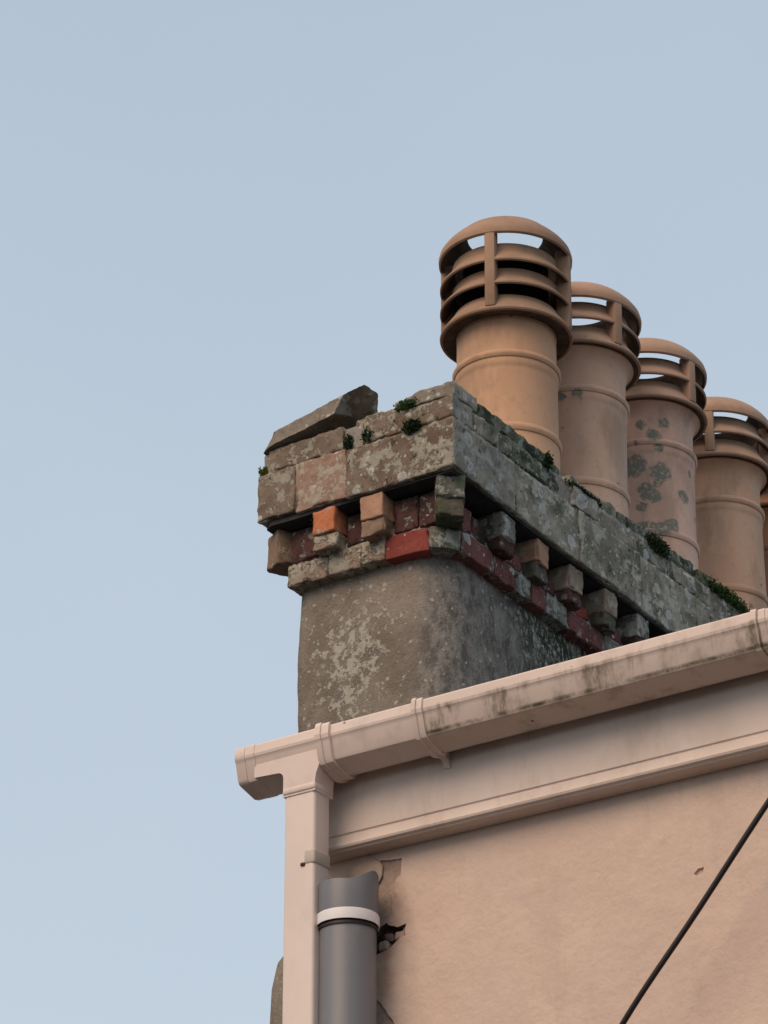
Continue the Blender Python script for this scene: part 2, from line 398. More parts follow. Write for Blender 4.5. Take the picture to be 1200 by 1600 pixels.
def wall_mat():
    s = Mat('wall_paint', .9, .2)
    body = s.mix(s.ramp(s.noise(2.3, 6, .66), .36, .64), (.59, .445, .365), (.66, .505, .415))
    body = s.mix(s.math('MULTIPLY', s.ramp(s.noise(7, 6, .65, s.off((3, 3, 3))), .46, .7), .5), body, (.56, .455, .39))
    body = s.mix(s.math('MULTIPLY', s.ramp(s.noise(85, 6, .78), .52, .72), .3), body, (.42, .30, .23))
    sp = s.spots([(-.035, -.25, 4.145, .035), (-.018, -.25, 4.10, .038), (-.035, -.25, 4.075, .034), (-.035, -.25, 4.035, .05), (-.055, -.25, 4.02, .04)], .07, 20, .7)
    body = s.mix(s.math('MULTIPLY', sp, .65), body, (.30, .205, .165))
    rust = s.spots([(-.04, -.25, 3.985, .02), (-.05, -.25, 3.94, .03), (-.05, -.25, 3.92, .03)], .05, 24, .6)
    body = s.mix(s.math('MULTIPLY', rust, .45), body, (.45, .21, .12))
    sep = s.t.nodes.new('ShaderNodeSeparateColor'); s.set(sep.inputs[0], s.vor(13, s.warp(.01, 60), 'Color'))
    r = s.math('MULTIPLY', s.ramp(sep.outputs[1], .72, 1.0), .085)
    dv = s.vor(13, s.warp(.02, 60))
    pit = s.ramp(s.math('SUBTRACT', r, dv), 0, .03)
    body = s.mix(s.math('MULTIPLY', pit, .3), body, (.33, .24, .19))
    stn = s.math('MULTIPLY', s.ramp(s.noise(10, 5, .7, s.scalev(s.off((1, 1, 8)), (1, 1, .12))), .52, .7), .28)
    body = s.mix(stn, body, (.43, .345, .285))
    h = s.math('ADD', s.math('MULTIPLY', s.noise(6, 4, .6), .9), s.math('MULTIPLY', s.noise(30, 5, .65), .25))
    h = s.math('SUBTRACT', h, s.math('MULTIPLY', pit, .25))
    n = s.bump(h, .5, .02); n = s.bump(s.noise(140, 3, .6), .25, .003, n)
    return s.done(body, n)
M['wall'] = wall_mat()
M['wall_bare'] = stone('bare_render', (.36, .265, .215), (.44, .325, .265), 21, crust=.0, rosette=0, pits=.3, relief=.4)
M['wall_hole'] = stone('hole_rubble', (.13, .095, .075), (.22, .165, .135), 22, crust=0, rosette=0, pits=.7, relief=.8)

def simple(name, c1, c2, scale=20, rough=.9, bumpk=.3):
    s = Mat(name, rough, .2)
    return s.done(s.mix(s.ramp(s.noise(scale, 5, .65), .35, .65), c1, c2), s.bump(s.noise(scale * 3, 5, .6), bumpk, .005))
M['slate'] = simple('roof_slate', (.07, .075, .085), (.12, .125, .135), 6)
M['slate_dark'] = simple('slate_dark', (.022, .023, .025), (.045, .045, .046), 14)  # near-black for the sheet that stands in for shade under the coping
M['ground'] = simple('ground_tarmac', (.045, .045, .045), (.06, .058, .055), 8)
M['moss'] = simple('moss_green', (.03, .06, .016), (.065, .12, .032), 60, .8)
M['moss_dark'] = simple('moss_dark', (.012, .024, .010), (.032, .058, .020), 60, .8)
M['moss_yellow'] = simple('moss_yellow', (.10, .13, .022), (.18, .20, .04), 60, .8)
M['soot'] = simple('soot', (.02, .018, .017), (.035, .03, .027), 30)  # near-black for the added tube that gives shade between the louvres
M['sooted'] = simple('terracotta_sooted', (.055, .04, .032), (.11, .075, .055), 25)
M['rust_metal'] = simple('rust_metal', (.035, .025, .02), (.08, .05, .035), 60, .7)

# ------------------------------------------------------------------ ground and house
gb = bmesh.new(); g = 1500
gb.faces.new([gb.verts.new(p) for p in ((-g, -g, 0), (g, -g, 0), (g, g, 0), (-g, g, 0))])
ground = bm_link('ground', gb, M['ground'], None, False); ground['kind'] = 'structure'

WX0, WX1, WY, WYB = -.25, 5.0, -.25, 4.6
house = thing('house', 'pink cream rendered house wall below the white eaves board', 'house', (2.4, 2, 0))

def ragged(pts, n=4, amp=.003, seed=0):
    """subdivide a loop of (x, z) and make its outline uneven"""
    out = []
    for i in range(len(pts)):
        a, b = pts[i], pts[(i + 1) % len(pts)]
        for k in range(n):
            t = k / n; p = Vector((a[0] + (b[0] - a[0]) * t, 0, a[1] + (b[1] - a[1]) * t))
            d = fbm(p, seed, 55)
            out.append((p.x + d.x * amp, p.z + d.z * amp))
    return out

hole_loops = []
def cavity(pts, depth, m, name, seed, amp=.003, floor_amp=.002, n=4):
    loop = ragged(pts, n, amp, seed); hole_loops.append(loop)
    bm = bmesh.new()
    top = [bm.verts.new((x, WY, z)) for x, z in loop]
    cx = sum(p[0] for p in loop) / len(loop); cz = sum(p[1] for p in loop) / len(loop)
    rows = [top]
    for k, sc in ((1, .96), (1, .6), (1, .25)):
        rows.append([bm.verts.new((cx + (x - cx) * sc, WY + depth + fbm((x * sc, k, z), seed, 60).y * floor_amp, cz + (z - cz) * sc)) for x, z in loop])
    for a, b in zip(rows, rows[1:]):
        for i in range(len(loop)):
            j = (i + 1) % len(loop); bm.faces.new([a[i], a[j], b[j], b[i]])
    bm.faces.new(rows[-1])
    return (name, bm, m)

cavs = [
    cavity([(-.085, 4.035), (-.06, 4.052), (-.035, 4.063), (-.012, 4.047), (.004, 4.05), (.019, 4.051), (.015, 4.026), (-.012, 4.012), (-.03, 4.000), (-.09, 3.985)], .03, M['wall_hole'], 'broken_hole', 3, .005, .016),
    cavity([(-.085, 4.219), (-.03, 4.213), (.008, 4.211), (.004, 4.170), (-.010, 4.162), (-.014, 4.14), (-.008, 4.12), (-.022, 4.10), (-.018, 4.08), (-.03, 4.072), (-.09, 4.075)], .0045, M['wall_bare'], 'flaked_patch', 4, .003),
    cavity([(-.085, 3.895), (-.064, 3.889), (-.052, 3.878), (-.036, 3.856), (-.02, 3.830), (-.004, 3.795), (-.01, 3.74), (-.085, 3.72)], .006, M['wall_bare'], 'flaked_patch', 5, .004),
    cavity([(.755, 4.016), (.765, 4.026), (.780, 4.027), (.776, 4.017), (.764, 4.008)], .006, M['wall'], 'pock_mark', 6, .002),
]
bm = bmesh.new()
def loop_edges(pts):
    vs_ = [bm.verts.new((x, WY, z)) for x, z in pts]
    return [bm.edges.new((vs_[i], vs_[(i + 1) % len(vs_)])) for i in range(len(vs_))]
es = loop_edges([(WX0, 0), (WX1, 0), (WX1, 4.42), (WX0, 4.42)])
for lp in hole_loops: es += loop_edges(lp)
bmesh.ops.triangle_fill(bm, use_beauty=True, use_dissolve=False, edges=es)
# gable, back and far end close the house
def quad(*p): bm.faces.new([bm.verts.new(q) for q in p])
RZ = 4.50; RID = (WY + WYB) / 2; RIDZ = RZ + (RID - WY) * .33
for X in (WX0, WX1):
    bm.faces.new([bm.verts.new(q) for q in ((X, WY, 0), (X, WYB, 0), (X, WYB, RZ), (X, RID, RIDZ), (X, WY, RZ))])
quad((WX0, WYB, 0), (WX1, WYB, 0), (WX1, WYB, RZ), (WX0, WYB, RZ))
me = bpy.data.meshes.new('wall'); bm.to_mesh(me); bm.free()
wall = link('wall', me, M['wall'], house, False)
for nme, b, m in cavs: bm_link(nme, b, m, house, False)
# chips of broken masonry inside the hole
for i, (x, z, r) in enumerate([(-.002, 4.032, .016), (-.03, 4.03, .013), (-.045, 4.012, .016), (.008, 4.04, .009)]):
    bm_link('rubble', rough_box(x - r, x + r * .8, WY + .006, WY + .04, z - r * .8, z + r * .7, 40 + i, .006, .006, .009), M['wall_bare'] if i != 1 else M['wall_hole'], house)
# roof: two pitched slopes of slate, each with thickness
rb = bmesh.new()
def slope(y0, z0, y1, z1):
    t = .03
    lo_ = [(WX0 - .03, y0, z0), (WX1 + .05, y0, z0), (WX1 + .05, y1, z1), (WX0 - .03, y1, z1)]
    a = [rb.verts.new(p) for p in lo_]; b = [rb.verts.new((p[0], p[1], p[2] + t)) for p in lo_]
    rb.faces.new(a); rb.faces.new(b[::-1])
    for i in range(4): rb.faces.new([a[i], a[(i + 1) % 4], b[(i + 1) % 4], b[i]])
slope(-.335, RZ - .085 * .33 + .012, RID, RIDZ + .012)
slope(WYB + .1, RZ - .1 * .33 + .012, RID + .002, RIDZ + .012)
bm_link('roof', rb, M['slate'], house, False)
# fascia board: flat board, groove, lower strip and bead
prof = [(-.252, 4.478), (-.300, 4.478), (-.300, 4.281), (-.2965, 4.278), (-.2965, 4.274), (-.301, 4.271), (-.303, 4.258), (-.307, 4.254),
        (-.309, 4.249), (-.307, 4.244), (-.301, 4.242), (-.298, 4.238), (-.252, 4.236)]
fas = bm_link('fascia_board', extrude_x(prof, -.235, 5.03), M['fascia'], house, True); sharp(fas, 40)

# ------------------------------------------------------------------ chimney stack
SH = .027                                            # the courses sag slightly towards the back
LEN = 2.75                                           # length of the stack going back
stack = thing('chimney_stack', 'long weathered chimney stack with lichen covered coping and projecting bricks', 'chimney', (-.33, 1.3, 0))

def rounded_plan(x0, x1, y0, y1, rs, cell=.02):
    """outline of a rectangle with its own radius at each corner: (x1,y0), (x1,y1), (x0,y1), (x0,y0)"""
    pts = []
    def arc(cx, cy, r, a0):
        n = max(3, int(r * pi / 2 / cell) + 1)
        for i in range(n + 1):
            a = a0 + (pi / 2) * i / n; pts.append((cx + r * cos(a), cy + r * sin(a)))
    r0, r1, r2, r3 = rs
    arc(x1 - r0, y0 + r0, r0, -pi / 2); arc(x1 - r1, y1 - r1, r1, 0); arc(x0 + r2, y1 - r2, r2, pi / 2); arc(x0 + r3, y0 + r3, r3, pi)
    out = []
    for i in range(len(pts)):
        a, b = Vector(pts[i]), Vector(pts[(i + 1) % len(pts)])
        n = max(1, int((b - a).length / cell))
        for k in range(n): out.append(tuple(a + (b - a) * k / n))
    return out

def tower(levels, cell, amp, seed, shear=0.0):
    """stack of outlines (z, x0, x1, y0, y1, radii); equal point counts come from resampling"""
    N = 190; bm = bmesh.new(); rows = []
    for (z, x0, x1, y0, y1, rs) in levels:
        pl = rounded_plan(x0, x1, y0, y1, rs, .01)
        # resample by arc length starting at the same corner
        L = [0]
        for i in range(len(pl)): L.append(L[-1] + hypot(pl[(i + 1) % len(pl)][0] - pl[i][0], pl[(i + 1) % len(pl)][1] - pl[i][1]))
        row = []; j = 0
        for k in range(N):
            # finer spacing on the first 18 % and last 22 % of the loop (faces towards the street)
            t = L[-1] * k / N
            while L[j + 1] < t: j += 1
            u = (t - L[j]) / max(1e-9, L[j + 1] - L[j]); a, b = pl[j], pl[(j + 1) % len(pl)]
            p = Vector((a[0] + (b[0] - a[0]) * u, a[1] + (b[1] - a[1]) * u, z))
            p += fbm(p, seed, 6) * amp + fbm(p, seed + 1, 22) * amp * .4
            p.z -= shear * p.y
            row.append(bm.verts.new(p))
        rows.append(row)
    for a, b in zip(rows, rows[1:]):
        for i in range(N):
            j = (i + 1) % N; bm.faces.new([a[i], a[j], b[j], b[i]])
    bm.faces.new(rows[0]); bm.faces.new(rows[-1])
    return bm

levels = []
def lev(z, xl, xr, yf, r): levels.append((z, xl, xr, yf, LEN - .1, r))
lev(0, -.615, -.05, .07, (.08, .05, .05, .02)); lev(4.00, -.602, -.05, .07, (.09, .05, .05, .02)); lev(4.10, -.598, -.055, .07, (.09, .05, .05, .02))
lev(4.165, -.590, -.06, .072, (.09, .05, .05, .02)); lev(4.19, -.563, -.060, .074, (.10, .05, .05, .02))
for i in range(38):
    t = i / 37; z = 4.28 + (5.195 - 4.28) * t
    lev(z, -.564 + .030 * t, -.062 - .022 * t, .076 + .008 * t, (.11, .05, .05, .03))
bm_link('shaft', tower(levels, .02, .006, 51), M['shaft'], stack)
# solid mortar core behind the courses, coloured dark so the voids read as shade
bm_link('core', rough_box(-.47, -.13, .13, LEN - .12, 5.175, 5.50, 60, .02, .003, .05, shear=SH * .5), M['brick_dark'], stack)

rnd = random.Random(7)
# band course: one course of bricks following the rounded corner
BZ0, BZ1, BO = 5.161, 5.222, .052
def band_piece(s0, s1, seed, m, proud=0.0, zj=0.0):
    """brick bent along the front / corner / flank line; s runs along the outline, s = 0 at the start of the corner arc"""
    R = .105; arc = R * pi / 2
    def at(s, d):                                    # d = inward offset
        if s < 0: return (-BO - R + s, BO + d)
        if s < arc:
            a = -pi / 2 + s / R; r = R - d
            return (-BO - R + r * cos(a), BO + R + r * sin(a))
        return (-BO - d, BO + R + (s - arc))
    bm = rough_box(s0, s1, -proud, .085, BZ0 + zj, BZ1 + zj * .5, seed, .0022, .0024, .008, chip=.005, crust=.002 if m.name in ('band_crust', 'brick_lichen') else .0008)
    for v in bm.verts:
        x, y = at(v.co.x, v.co.y); v.co = Vector((x, y, v.co.z - SH * y))
    bm_link('brick', bm, m, stack)
jl = [(BZ0 + .005, -.535, -.059, .059, LEN - .13, (.10, .05, .05, .03)), (5.19, -.535, -.057, .057, LEN - .13, (.10, .05, .05, .03)), (5.222, -.532, -.059, .059, LEN - .13, (.10, .05, .05, .03)), (5.246, -.526, -.064, .064, LEN - .13, (.10, .05, .05, .03)), (5.260, -.50, -.09, .09, LEN - .13, (.08, .05, .05, .03))]
bm_link('bed_mortar', tower(jl, .02, .006, 66, SH), M['mortar_pale'], stack)
front_s = [(-.384, -.2575, 'band_crust', .002), (-.257, -.1585, 'band_crust', .002), (-.158, -.084, 'band_crust', .002), (-.082, .043, 'brick_red', 0.0), (.045, .126, 'brick_lichen', .003)]
for i, (a, b, mm, pr) in enumerate(front_s): band_piece(a, b, 70 + i, M[mm], pr, rnd.uniform(-.003, .003))
s = .129; i = 0
seq = ['brick_maroon', 'brick_maroon', 'brick_lichen', 'brick_maroon', 'brick_lichen', 'brick_maroon', 'brick_maroon', 'brick_lichen']
while s < LEN - .3:
    l = rnd.choice((.065, .105, .14, .12)); band_piece(s, s + l, 90 + i, M[seq[i % 8]], rnd.uniform(-.002, .002), rnd.uniform(-.002, .002)); s += l + .008; i += 1
# left end of the band (rounded) and its return along the far flank
bm_link('brick', rough_box(-.546, -.46, .054, .16, BZ0 + .002, BZ1, 130, .022, .004, .010, shear=SH), M['band_crust'], stack)
for k in range(14): bm_link('brick', rough_box(-.543, -.45, .165 + k * .17, .175 + k * .17 + .165, BZ0, BZ1, 131 + k, .007, .003, .03, shear=SH), M['band_crust'], stack)
# projecting bricks and the recessed bricks between them
DZ0, DZ1 = 5.264, 5.331
def proj_brick(x0, x1, y0, y1, seed, m, dz=0.0, chip=.006, low=None, sx=0.0, sy=0.0):
    bm = rough_box(x0, x1, y0, y1, DZ0 + dz, DZ1 + dz * .5, seed, .004, .0038, .007, chip=chip, shear=SH, crust=.0024 if m.name in ('brick_lichen', 'brick_tan') else .001)
    c_ = Vector(((x0 + x1) / 2, (y0 + y1) / 2, DZ1)); k = mn.noise(Vector((seed * 2.3, .7, .2)))
    xform(bm, Matrix.Translation(c_) @ Matrix.Rotation(radians(7 * k), 4, 'Z') @ Matrix.Rotation(radians(3 * k), 4, 'X') @ Matrix.Translation(-c_))
    bm_link('projecting_brick', bm, m, stack)
    if low:                                               # the stepped back brick that carries it
        bm = rough_box(x0 + .001, x1 - sx, y0 + sy, y1 - .001, BZ1 - .002, DZ0 + dz + .001, seed + 500, .0028, .0045, .007, chip=.005, shear=SH, crust=.0026)
        bm_link('brick', bm, M[low], stack)
def flush_brick(x0, x1, y0, y1, seed, m, top=5.293):
    bm_link('brick', rough_box(x0, x1, y0, y1, BZ1 + .006, top + .012 * mn.noise(Vector((seed * 1.7, .3, .1))), seed, .004, .003, .010, chip=.006, shear=SH, crust=.0015), m, stack)
proj_brick(-.440, -.368, .010, .12, 160, M['brick_orange'], 0, .012, 'band_crust', 0, .006)
proj_brick(-.291, -.223, .010, .12, 161, M['brick_peach'], 0, .014, 'tooth_brown', 0, .006)
flush_brick(-.535, -.446, .056, .11, 162, M['brick_dark'], 5.322); flush_brick(-.362, -.297, .058, .11, 163, M['brick_dark'], 5.322)
flush_brick(-.217, -.146, .056, .11, 164, M['brick_dark'], 5.322); flush_brick(-.143, -.085, .056, .11, 165, M['brick_dark'], 5.315)
# corner bricks laid on the diagonal
def diag(cx, cy, ang, wdt, ln, seed, m, dz0=0.0, dz1=0.0, low=None):
    bm = rough_box(-ln, 0, -wdt / 2, wdt / 2, DZ0 + dz0, DZ1 + dz1, seed, .0035, .003, .008, chip=.008, crust=.002 if m.name == 'brick_lichen' else .0006)
    xform(bm, Matrix.Translation((cx, cy, 0)) @ Matrix.Rotation(ang, 4, 'Z')); bm_link('projecting_brick', bm, m, stack)
    if low:
        bm = rough_box(-ln, -.007, -wdt / 2 + .001, wdt / 2 - .001, BZ1 - .002, DZ0 + dz0 + .001, seed + 500, .0028, .0045, .007, chip=.008, crust=.0026)
        xform(bm, Matrix.Translation((cx, cy, 0)) @ Matrix.Rotation(ang, 4, 'Z')); bm_link('brick', bm, M[low], stack)
diag(-.030, .030, radians(-53), .072, .19, 170, M['brick_lichen'], .004, .0, 'tooth_dark')
diag(-.592, .050, radians(-122), .070, .16, 171, M['tooth_brown'], -.034, -.002)
y = .245; i = 0
dm = ['brick_lichen', 'brick_peach', 'brick_tan', 'brick_tan', 'brick_lichen', 'brick_lichen', 'brick_tan', 'brick_maroon']
flush_brick(-.11, -.058, .110, .172, 175, M['brick_maroon']); flush_brick(-.11, -.060, .178, .240, 176, M['brick_dark'])
while y < LEN - .35:
    jx = rnd.uniform(-.004, .006)
    w_ = rnd.uniform(.060, .068)
    proj_brick(-.14, -.016 + jx, y + .074 - w_, y + .074, 180 + i, M[dm[i % 8]], rnd.uniform(-.010, .002), .014, ('brick_dark', 'tooth_dark')[i % 2], .006, 0)
    flush_brick(-.11, -.058, y + .079, y + .166, 200 + i, M[('brick_maroon', 'brick_dark', 'brick_red', 'brick_maroon')[i % 4]], 5.270)
    y += .172; i += 1
# far flank, never seen from the street
bm_link('brick', rough_box(-.60, -.50, .2, LEN - .15, BZ1 + .004, DZ1, 230, .006, .003, .05, shear=SH), M['mortar'], stack)

# thin dark sheet added under the coping, so underside and gaps read as shade
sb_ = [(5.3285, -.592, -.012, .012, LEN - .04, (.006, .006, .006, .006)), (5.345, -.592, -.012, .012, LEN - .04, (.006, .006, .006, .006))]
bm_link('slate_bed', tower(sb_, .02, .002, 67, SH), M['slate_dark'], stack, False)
# coping: bottom course of large blocks (front, then flank)
def block(x0, x1, y0, y1, z0, z1, seed, m, bev=.005, amp=.0026, chip=.006, cell=.0075, shear=0.0, name='coping_block', crust=.0022):
    bm_link(name, rough_box(x0, x1, y0, y1, z0, z1, seed, bev * .38, amp, cell, chip, shear, crust), m, stack)
def sagged(x0, x1, y0, y1, z0, z1, seed, m, **k):
    """block whose underside follows the sag while its top stays level"""
    bm = rough_box(x0, x1, y0, y1, z0, z1, seed, k.get('bev', .003), k.get('amp', .0026), .0075, k.get('chip', .007), 0.0, .0022)
    for v in bm.verts:
        t = max(0, min(1, (z1 - v.co.z) / (z1 - z0))); v.co.z -= SH * v.co.y * t
    bm_link('coping_block', bm, m, stack)
bm_link('joint_mortar', rough_box(-.597, -.009, .012, LEN - .02, 5.352, 5.545, 238, .006, .004, .03), M['mortar'], stack)
block(-.607, -.4858, 0.0, .22, 5.345, 5.480, 240, M['slab_brown'], .007)
block(-.4855, -.3285, .001, .20, 5.340, 5.480, 241, M['slab_salmon'], .006)
sagged(-.328, 0.0, 0.0, .298, 5.335, 5.476, 242, M['slab_crust'])
ys = [.301, .62, .945, 1.27, 1.60, 1.93, 2.26, LEN]
for k in range(len(ys) - 1):
    sagged(-.26, rnd.uniform(-.003, .003), ys[k], ys[k + 1] - .003, 5.335, 5.474, 245 + k, M[['slab_grey2', 'slab_grey', 'slab_grey2', 'slab_grey'][k % 4]])
block(-.607, -.30, .223, LEN, 5.33, 5.474, 255, M['slab_grey'], cell=.05)
# middle course
block(-.577, -.337, .003, .17, 5.4805, 5.549, 260, M['slab_brown'], .008, .003, .010)
block(-.318, -.286, .03, .15, 5.482, 5.543, 261, M['slab_brown'], .008)
block(-.280, -.003, .003, .098, 5.479, 5.541, 262, M['slab_crust'], .008)
cuts = [(.104, .285, 0, 'slab_grey'), (.292, .462, 0, 'slab_green'), (.478, .578, -.012, 'slab_green'), (.588, .722, .004, 'slab_grey2'), (.730, .93, -.004, 'slab_grey2'),
        (.94, 1.13, -.004, 'slab_grey'), (1.14, 1.36, -.002, 'slab_grey2'), (1.37, 1.62, -.006, 'slab_grey'), (1.63, 1.9, 0, 'slab_grey2'), (1.91, 2.2, 0, 'slab_grey'), (2.21, LEN - .02, 0, 'slab_green')]
for k, (a, b, dx, mm) in enumerate(cuts):
    block(-.20, dx - .002, a, b, 5.478, 5.534 + rnd.uniform(-.004, .004), 270 + k, M[mm], .009, .006, .012)
block(-.59, -.30, .18, LEN - .02, 5.478, 5.535, 285, M['slab_grey'], cell=.05)
# top course, thin and broken
block(-.318, -.196, .030, .16, 5.540, 5.573, 290, M['slab_brown'], .010, .006, .012)
block(-.190, -.128, .016, .14, 5.544, 5.579, 291, M['slab_brown'], .008, .006, .010)
block(-.122, -.002, .004, .12, 5.542, 5.583, 292, M['slab_loose'], .009, .005, .008)
tops = [(.125, .30, -.004, 'slab_green'), (.305, .47, -.006, 'slab_green'), (.485, .575, -.02, 'slab_green'), (.60, .84, -.012, 'slab_grey2'), (.85, 1.02, -.008, 'slab_green'),
        (1.08, 1.28, -.008, 'slab_green'), (1.295, 1.38, -.006, 'slab_green'), (1.40, 1.75, -.012, 'slab_green'), (1.76, 2.1, -.01, 'slab_grey'), (2.11, LEN - .04, -.01, 'slab_green')]
for k, (a, b, dx, mm) in enumerate(tops):
    block(-.16, dx, a, b, 5.537, 5.574 + rnd.uniform(-.004, .006), 300 + k, M[mm], .009, .007, .012)
# mortar flaunching humped up round the pots
bm = bmesh.new(); nx, ny = 16, 70; G = []
for i in range(nx + 1):
    row = []
    for j in range(ny + 1):
        u, v = i / nx, j / ny; x = -.575 + u * .54; yy = .045 + v * (LEN - .1)
        e_ = min(u, 1 - u) * 2; f_ = min(1, min(v, 1 - v) * ny / 6)
        z = 5.548 + .105 * (1 - (1 - min(1, e_ * 1.5)) ** 2) * (f_ ** .8)
        if u < .45 and v < .12: z = min(z, 5.545)
        p = Vector((x, yy, z)); z += fbm(p, 9, 12).z * .008 * e_
        row.append(bm.verts.new((x, yy, z)))
    G.append(row)
for i in range(nx):
    for j in range(ny): bm.faces.new([G[i][j], G[i + 1][j], G[i + 1][j + 1], G[i][j + 1]])
bm_link('flaunching', bm, M['mortar'], stack)

# ------------------------------------------------------------------ loose broken slab lying on the coping
bot_p = [(-.594, .006, 0), (-.562, -.010, 0), (-.45, -.012, 0), (-.352, -.014, 0), (-.338, .055, .014), (-.282, .075, .032), (-.312, .12, .022), (-.42, .18, 0), (-.56, .18, 0), (-.600, .10, 0)]
top_p = [(-.562, .004, .034), (-.546, -.008, .040), (-.43, -.010, .041), (-.318, -.012, .043), (-.256, -.008, .047), (-.252, .05, .044), (-.300, .12, .040), (-.40, .17, .038), (-.54, .17, .038), (-.572, .09, .034)]
bm = bmesh.new()
bot = [bm.verts.new(q) for q in bot_p]; top = [bm.verts.new(q) for q in top_p]
bm.faces.new(bot); bm.faces.new(top[::-1])
for i in range(len(bot)):
    j = (i + 1) % len(bot); bm.faces.new([bot[i], bot[j], top[j], top[i]])
bevel_all(bm, .002, 1)
bmesh.ops.triangulate(bm, faces=bm.faces[:])
for _ in range(5):
    long = [e for e in bm.edges if e.calc_length() > .014]
    if long: bmesh.ops.subdivide_edges(bm, edges=long, cuts=1); bmesh.ops.triangulate(bm, faces=bm.faces[:])
for v in bm.verts:
    p = v.co.copy(); v.co += fbm(p, 31, 9) * .002 + fbm(p, 33, 36) * .0022 + fbm(p, 35, 95) * .0016
xform(bm, Matrix.Translation((-.578, 0, 5.549)) @ Matrix.Rotation(radians(-9.0), 4, 'Y') @ Matrix.Translation((.578, 0, 0)))
slab = sharp(bm_link('broken_slab', bm, M['slab_loose']), 38)
tag(slab, 'loose broken stone slab lying tilted on the left end of the chimney top', 'slab')

# ------------------------------------------------------------------ chimney pots
def make_pot(loc, kind, post_deg, label, pots, lean=(0, 0)):
    m0, hm = pots
    t = thing('chimney_pot', label, 'chimney pot', loc, 'terracotta pots in a row on the chimney')
    t.rotation_euler = (lean[0], lean[1], 0)
    B = 5.66
    def put(name, bm, parent=t, deg=38):
        bmesh.ops.recalc_face_normals(bm, faces=bm.faces[:])
        me = bpy.data.meshes.new(name); bm.to_mesh(me); bm.free()
        o = bpy.data.objects.new(name, me); C.objects.link(o); me.materials.append(m0 if name in ('body', 'collar_ring', 'base_ring') else hm)
        me.materials.append(M['sooted'])
        for pl in me.polygons:                             # smoke blackened on the inside
            if name in ('hood_cap', 'louvre', 'hood_rim', 'body') and pl.normal.x * pl.center.x + pl.normal.y * pl.center.y < -.01 * hypot(pl.center.x, pl.center.y): pl.material_index = 1
        me.polygons.foreach_set('use_smooth', [True] * len(me.polygons)); o.parent = parent
        return sharp(o, deg)
    if kind == 'tall': ring, rim, fins, dome = 6.030, 6.149, (6.232, 6.308), 6.398
    else: ring, rim, fins, dome = 6.100, 6.232, (6.309,), 6.381
    ring, rim, dome = ring - B, rim - B, dome - B; fins = [f_ - B for f_ in fins]
    br = 5.80 - B
    fl = [(.141, rim - .012), (.1425, rim - .004)] if kind == 'tall' else [(.142, rim - .05), (.146, rim - .028), (.154, rim - .012), (.166, rim - .003)]
    body = [(.1455, -.03), (.1455, br - .014), (.1435, br), (.1430, ring - .045), (.1445, ring - .034), (.1465, ring - .030), (.1465, ring - .010), (.142, ring), (.141, ring + .012)] + fl + [(.1425, rim + .05), (.128, rim + .05), (.125, -.03)]
    bo = put('body', lathe(body))
    def torus(z, r, w, h):
        return lathe([(r - .008, z - h), (r + w * .55, z - h * .85), (r + w, z - h * .3), (r + w, z + h * .3), (r + w * .55, z + h * .85), (r - .008, z + h)])
    put('collar_ring', torus(ring, .144, .0095, .012), bo); put('base_ring', torus(br, .144, .008, .013), bo)
    put('hood_rim', lathe([(.138, rim + .004), (.180, rim - .002), (.187, rim), (.189, rim + .005), (.187, rim + .010), (.156, rim + .054), (.152, rim + .062), (.151, rim + (.066 if kind == 'tall' else .071)), (.143, rim + (.066 if kind == 'tall' else .071)), (.140, rim + .05)]))
    for k, z in enumerate(fins):
        h = .074 if (k == len(fins) - 1 and kind == 'tall') else .073
        if kind == 'tall' and k < len(fins) - 1: h = .068
        g_ = .6
        put('louvre', lathe([(.178, z + .001), (.184, z - .001), (.188, z + .002), (.188, z + .007), (.158, z + h * g_), (.154, z + h * (g_ + .12)), (.153, z + h), (.147, z + h + .002), (.144, z + h - .002), (.145, z + h * g_)]))
    ho, ch = (.108, .094) if kind == 'tall' else (.120, .084)
    put('hood_cap', lathe([(.178, dome + .002), (.186, dome - .002), (.191, dome + .002), (.192, dome + .014), (.188, dome + .028), (.176, dome + .045), (.160, dome + .062), (.144, dome + .075), (.132, dome + ch - .006), (ho + .006, dome + ch),
                           (ho, dome + ch - .003), (ho + .004, dome + ch - .009), (.136, dome + .066), (.152, dome + .052), (.168, dome + .034), (.176, dome + .016)]))
    if kind == 'tall':
        ln = put('flue_liner', lathe([(.122, rim), (.122, fins[-1] + .066), (.114, fins[-1] + .066), (.114, rim)])); ln.data.materials[0] = M['soot']  # dark tube added inside the hood so the louvre gaps read as shade
    for d in range(4):
        ang = -pi / 2 + YAW + radians(post_deg + 90 * d)
        b = box(.148, .1895, -.0135, .0135, rim + .012, dome + .02); bevel_all(b, .006, 2)
        for v in b.verts:                                  # splayed foot and head
            k = max(0, 1 - (v.co.z - rim - .012) / .03) + max(0, 1 - (dome + .02 - v.co.z) / .03); v.co.y *= 1 + .18 * k
        xform(b, Matrix.Rotation(ang, 4, 'Z')); put('post', b)
    return t
PM = [pot_mat('terracotta_one', (.52, .305, .185), (.58, .355, .22), 1, None, .35, .35), pot_mat('terracotta_two', (.58, .37, .265), (.64, .43, .32), 2, [(x, y - .02, z, r) for x, y, z, r in L2], .4, .4),
      pot_mat('terracotta_three', (.60, .38, .29), (.66, .44, .345), 3, [(x, y - .018, z, r * 1.2) for x, y, z, r in L3], .35, .3), pot_mat('terracotta_four', (.58, .35, .23), (.63, .405, .275), 4, None, .5, .3),
      pot_mat('terracotta_five', (.44, .20, .11), (.46, .23, .13), 5, None, .3, .1)]
